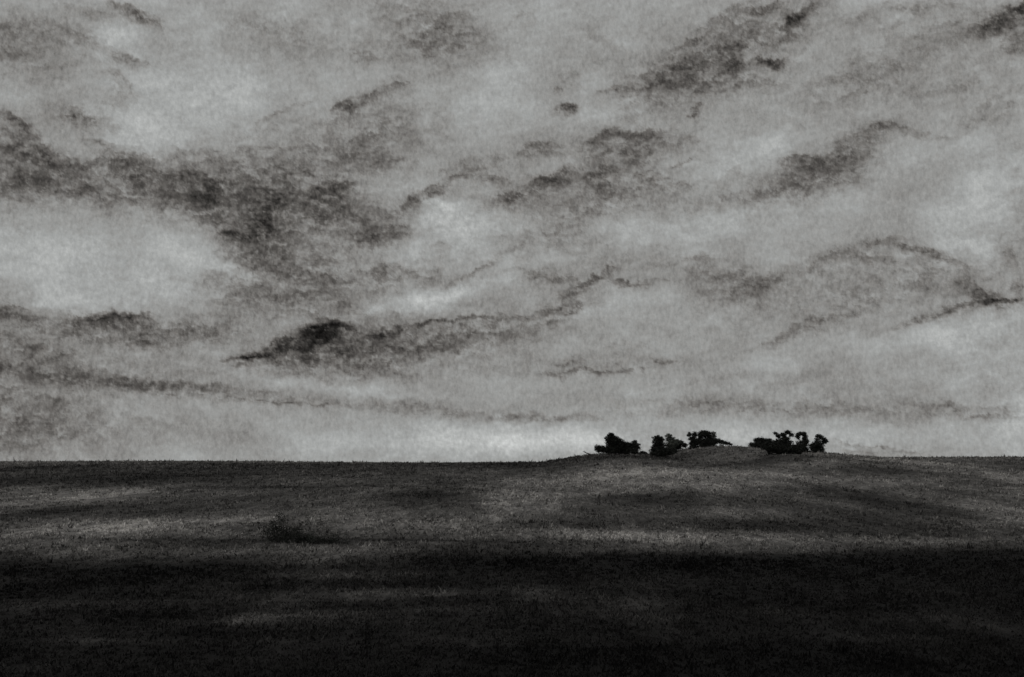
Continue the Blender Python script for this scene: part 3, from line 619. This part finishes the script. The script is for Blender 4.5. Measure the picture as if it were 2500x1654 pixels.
woody('tree', 'thin grey tree with a see-through crown just right of the spiked tree', 'tree', (855, 312),
      [(830, 160, 26, 22), (856, 190, 42, 26), (900, 212, 42, 24), (855, 232, 60, 32), (850, 270, 50, 30)], dy=3, grey=True, density=1.5, group=TR)
woody('bush', 'sprawling black bush in front of the foot of the spiked tree', 'bush', (750, 345),
      [(705, 296, 34, 34), (765, 312, 60, 30), (830, 292, 60, 30)], dy=-60, density=1.9, group=BU)
woody('bush', 'rounded bush right of the thin grey tree, below the crest of the hill', 'bush', (935, 288),
      [(930, 220, 32, 24), (968, 240, 34, 18), (905, 256, 40, 30)], dy=4, density=2.0, group=BU)
woody('tree', 'small tree with a forked spiky top on the crest, left of the largest dark crown', 'tree', (1042, 246),
      [(1013, 150, 16, 20), (1058, 150, 22, 24), (1038, 186, 34, 22), (1040, 222, 36, 26), (1078, 212, 30, 30)], density=2.2, group=TR)
woody('tree', 'darkest flat-topped tree standing at the very top of the hill', 'tree', (1145, 250),
      [(1145, 140, 52, 26), (1112, 158, 26, 30), (1176, 162, 24, 30), (1140, 212, 62, 36), (1192, 212, 26, 32)], density=2.6, group=TR)
woody('tree', 'slim grey tree leaning against the right side of the flat-topped hilltop tree', 'tree', (1222, 244),
      [(1220, 148, 23, 26), (1226, 186, 27, 26), (1222, 222, 30, 22)], dy=2, grey=True, density=1.5, group=TR)
woody('bush', 'dark bush on the crest just right of the slim grey tree', 'bush', (1282, 240),
      [(1262, 202, 28, 18), (1302, 214, 34, 17)], density=1.6, group=BU)
woody('bush', 'lowest bush tapering off at the right end of the crest row, before the bare gap', 'bush', (1350, 240),
      [(1342, 224, 27, 11), (1370, 230, 14, 7)], density=1.8, group=BU)
woody('bush', 'broad low bush at the left end of the rightmost clump, after the bare gap', 'bush', (1630, 278),
      [(1598, 200, 26, 22), (1650, 196, 42, 22), (1700, 204, 34, 24), (1568, 238, 36, 22), (1640, 240, 80, 36), (1700, 250, 50, 34)], density=2.2, group=BU)
woody('tree', 'ragged tree with an airy broken top in the middle of the rightmost clump', 'tree', (1830, 306),
      [(1830, 150, 30, 18), (1764, 134, 18, 9), (1790, 160, 22, 16), (1850, 185, 40, 16), (1872, 128, 32, 16), (1905, 152, 20, 18), (1795, 222, 62, 34), (1855, 232, 62, 40), (1830, 275, 70, 34)], density=1.9, group=TR)
woody('tree', 'tall dark tree with a small hole in its crown, right of the airy broken top', 'tree', (2005, 312),
      [(1965, 158, 20, 32), (2000, 142, 36, 16), (2020, 170, 22, 30), (2028, 205, 24, 34), (1998, 245, 54, 42), (2005, 290, 50, 30)], density=2.1, group=TR)
woody('bush', 'long black thicket along the foot of the rightmost clump', 'bush', (1830, 328),
      [(1700, 252, 50, 28), (1760, 272, 60, 34), (1850, 284, 70, 30), (1940, 280, 66, 36)], dy=-132, density=2.3, group=BU)
woody('tree', 'small crooked tree with a thin round head at the far right end of the row', 'tree', (2140, 322),
      [(2196, 205, 30, 22), (2150, 162, 36, 16), (2176, 184, 26, 14), (2126, 188, 14, 18), (2136, 226, 46, 30), (2148, 272, 50, 42), (2090, 250, 34, 30), (2100, 295, 44, 28)], density=1.7, group=TR)
woody('bush', 'flat low bush on the slope right of the small crooked tree', 'bush', (2268, 338),
      [(2254, 320, 56, 11), (2310, 328, 38, 9)], density=1.4, group=BU)


def dead_branch():
    x, y, z = place(135, 285, -4)
    z = float(height(x, y))
    V, F = [], []
    p = [(-2.3, 0, 1.5), (-1.2, .1, .95), (0, .1, .45), (1.2, .2, .1), (2.2, .3, -.1)]
    tube(V, F, p, [.07, .16, .22, .26, .3])
    tube(V, F, wobble(p[1], (-1.9, .2, 1.75), 2, .04), [.11, .08, .03], 5)
    tube(V, F, wobble(p[2], (-.7, -.2, 1.05), 2, .04), [.05, .035, .015], 5)
    o = mesh_from('dead_branch', V, F, BARK, smooth=True)
    o.location = (x, y, z)
    tag(o, 'bare dead branch leaning out of the grass left of the hilltop trees', 'branch')


dead_branch()


# ------------------------------------------------------------------ gorse on the lower slope
def gorse(label, x, y, w, h, k, grey=False):
    root = bpy.data.objects.new('gorse_bush', None)
    COL.objects.link(root)
    root.location = (x, y, float(height(x, y)) - .05)
    tag(root, label, 'bush', 'gorse on the lower slope')
    L = []
    for i in range(k):
        t = (i + .5) / k
        hh = h * (.55 + .45 * math.sin(math.pi * (t * .8 + .15))) * RNG.uniform(.8, 1.15)
        L.append((-w / 2 + w * t, RNG.normal(0, .25), hh * .45, w / k * .8, w / k * .8, hh * .55))
    V, F = [], []
    for l in L:
        for _ in range(3):
            tube(V, F, wobble((0, 0, -.2), (l[0] + RNG.normal(0, .2), l[1], l[2] + l[5] * RNG.uniform(0, .8)), 3, .05), [.04, .03, .02, .008], 5)
    mesh_from('stem', V, F, BARK, root, smooth=True)
    V, F, T = crown_mesh(L, .07, 1.5)
    mesh_from('foliage', V, F, LEAF_DARK, root, attrs={'tone': T})


gorse('tallest of the three gorse bushes on the lower slope, at the left of its group', -22.0, 133.5, 2.4, 2.5, 3)
gorse('middle-sized gorse bush between the tallest and the lowest one on the lower slope', -20.0, 132.5, 2.8, 1.5, 3)
gorse('lowest of the three gorse bushes on the lower slope, trailing off to the right', -17.2, 131.5, 3.0, .8, 4)
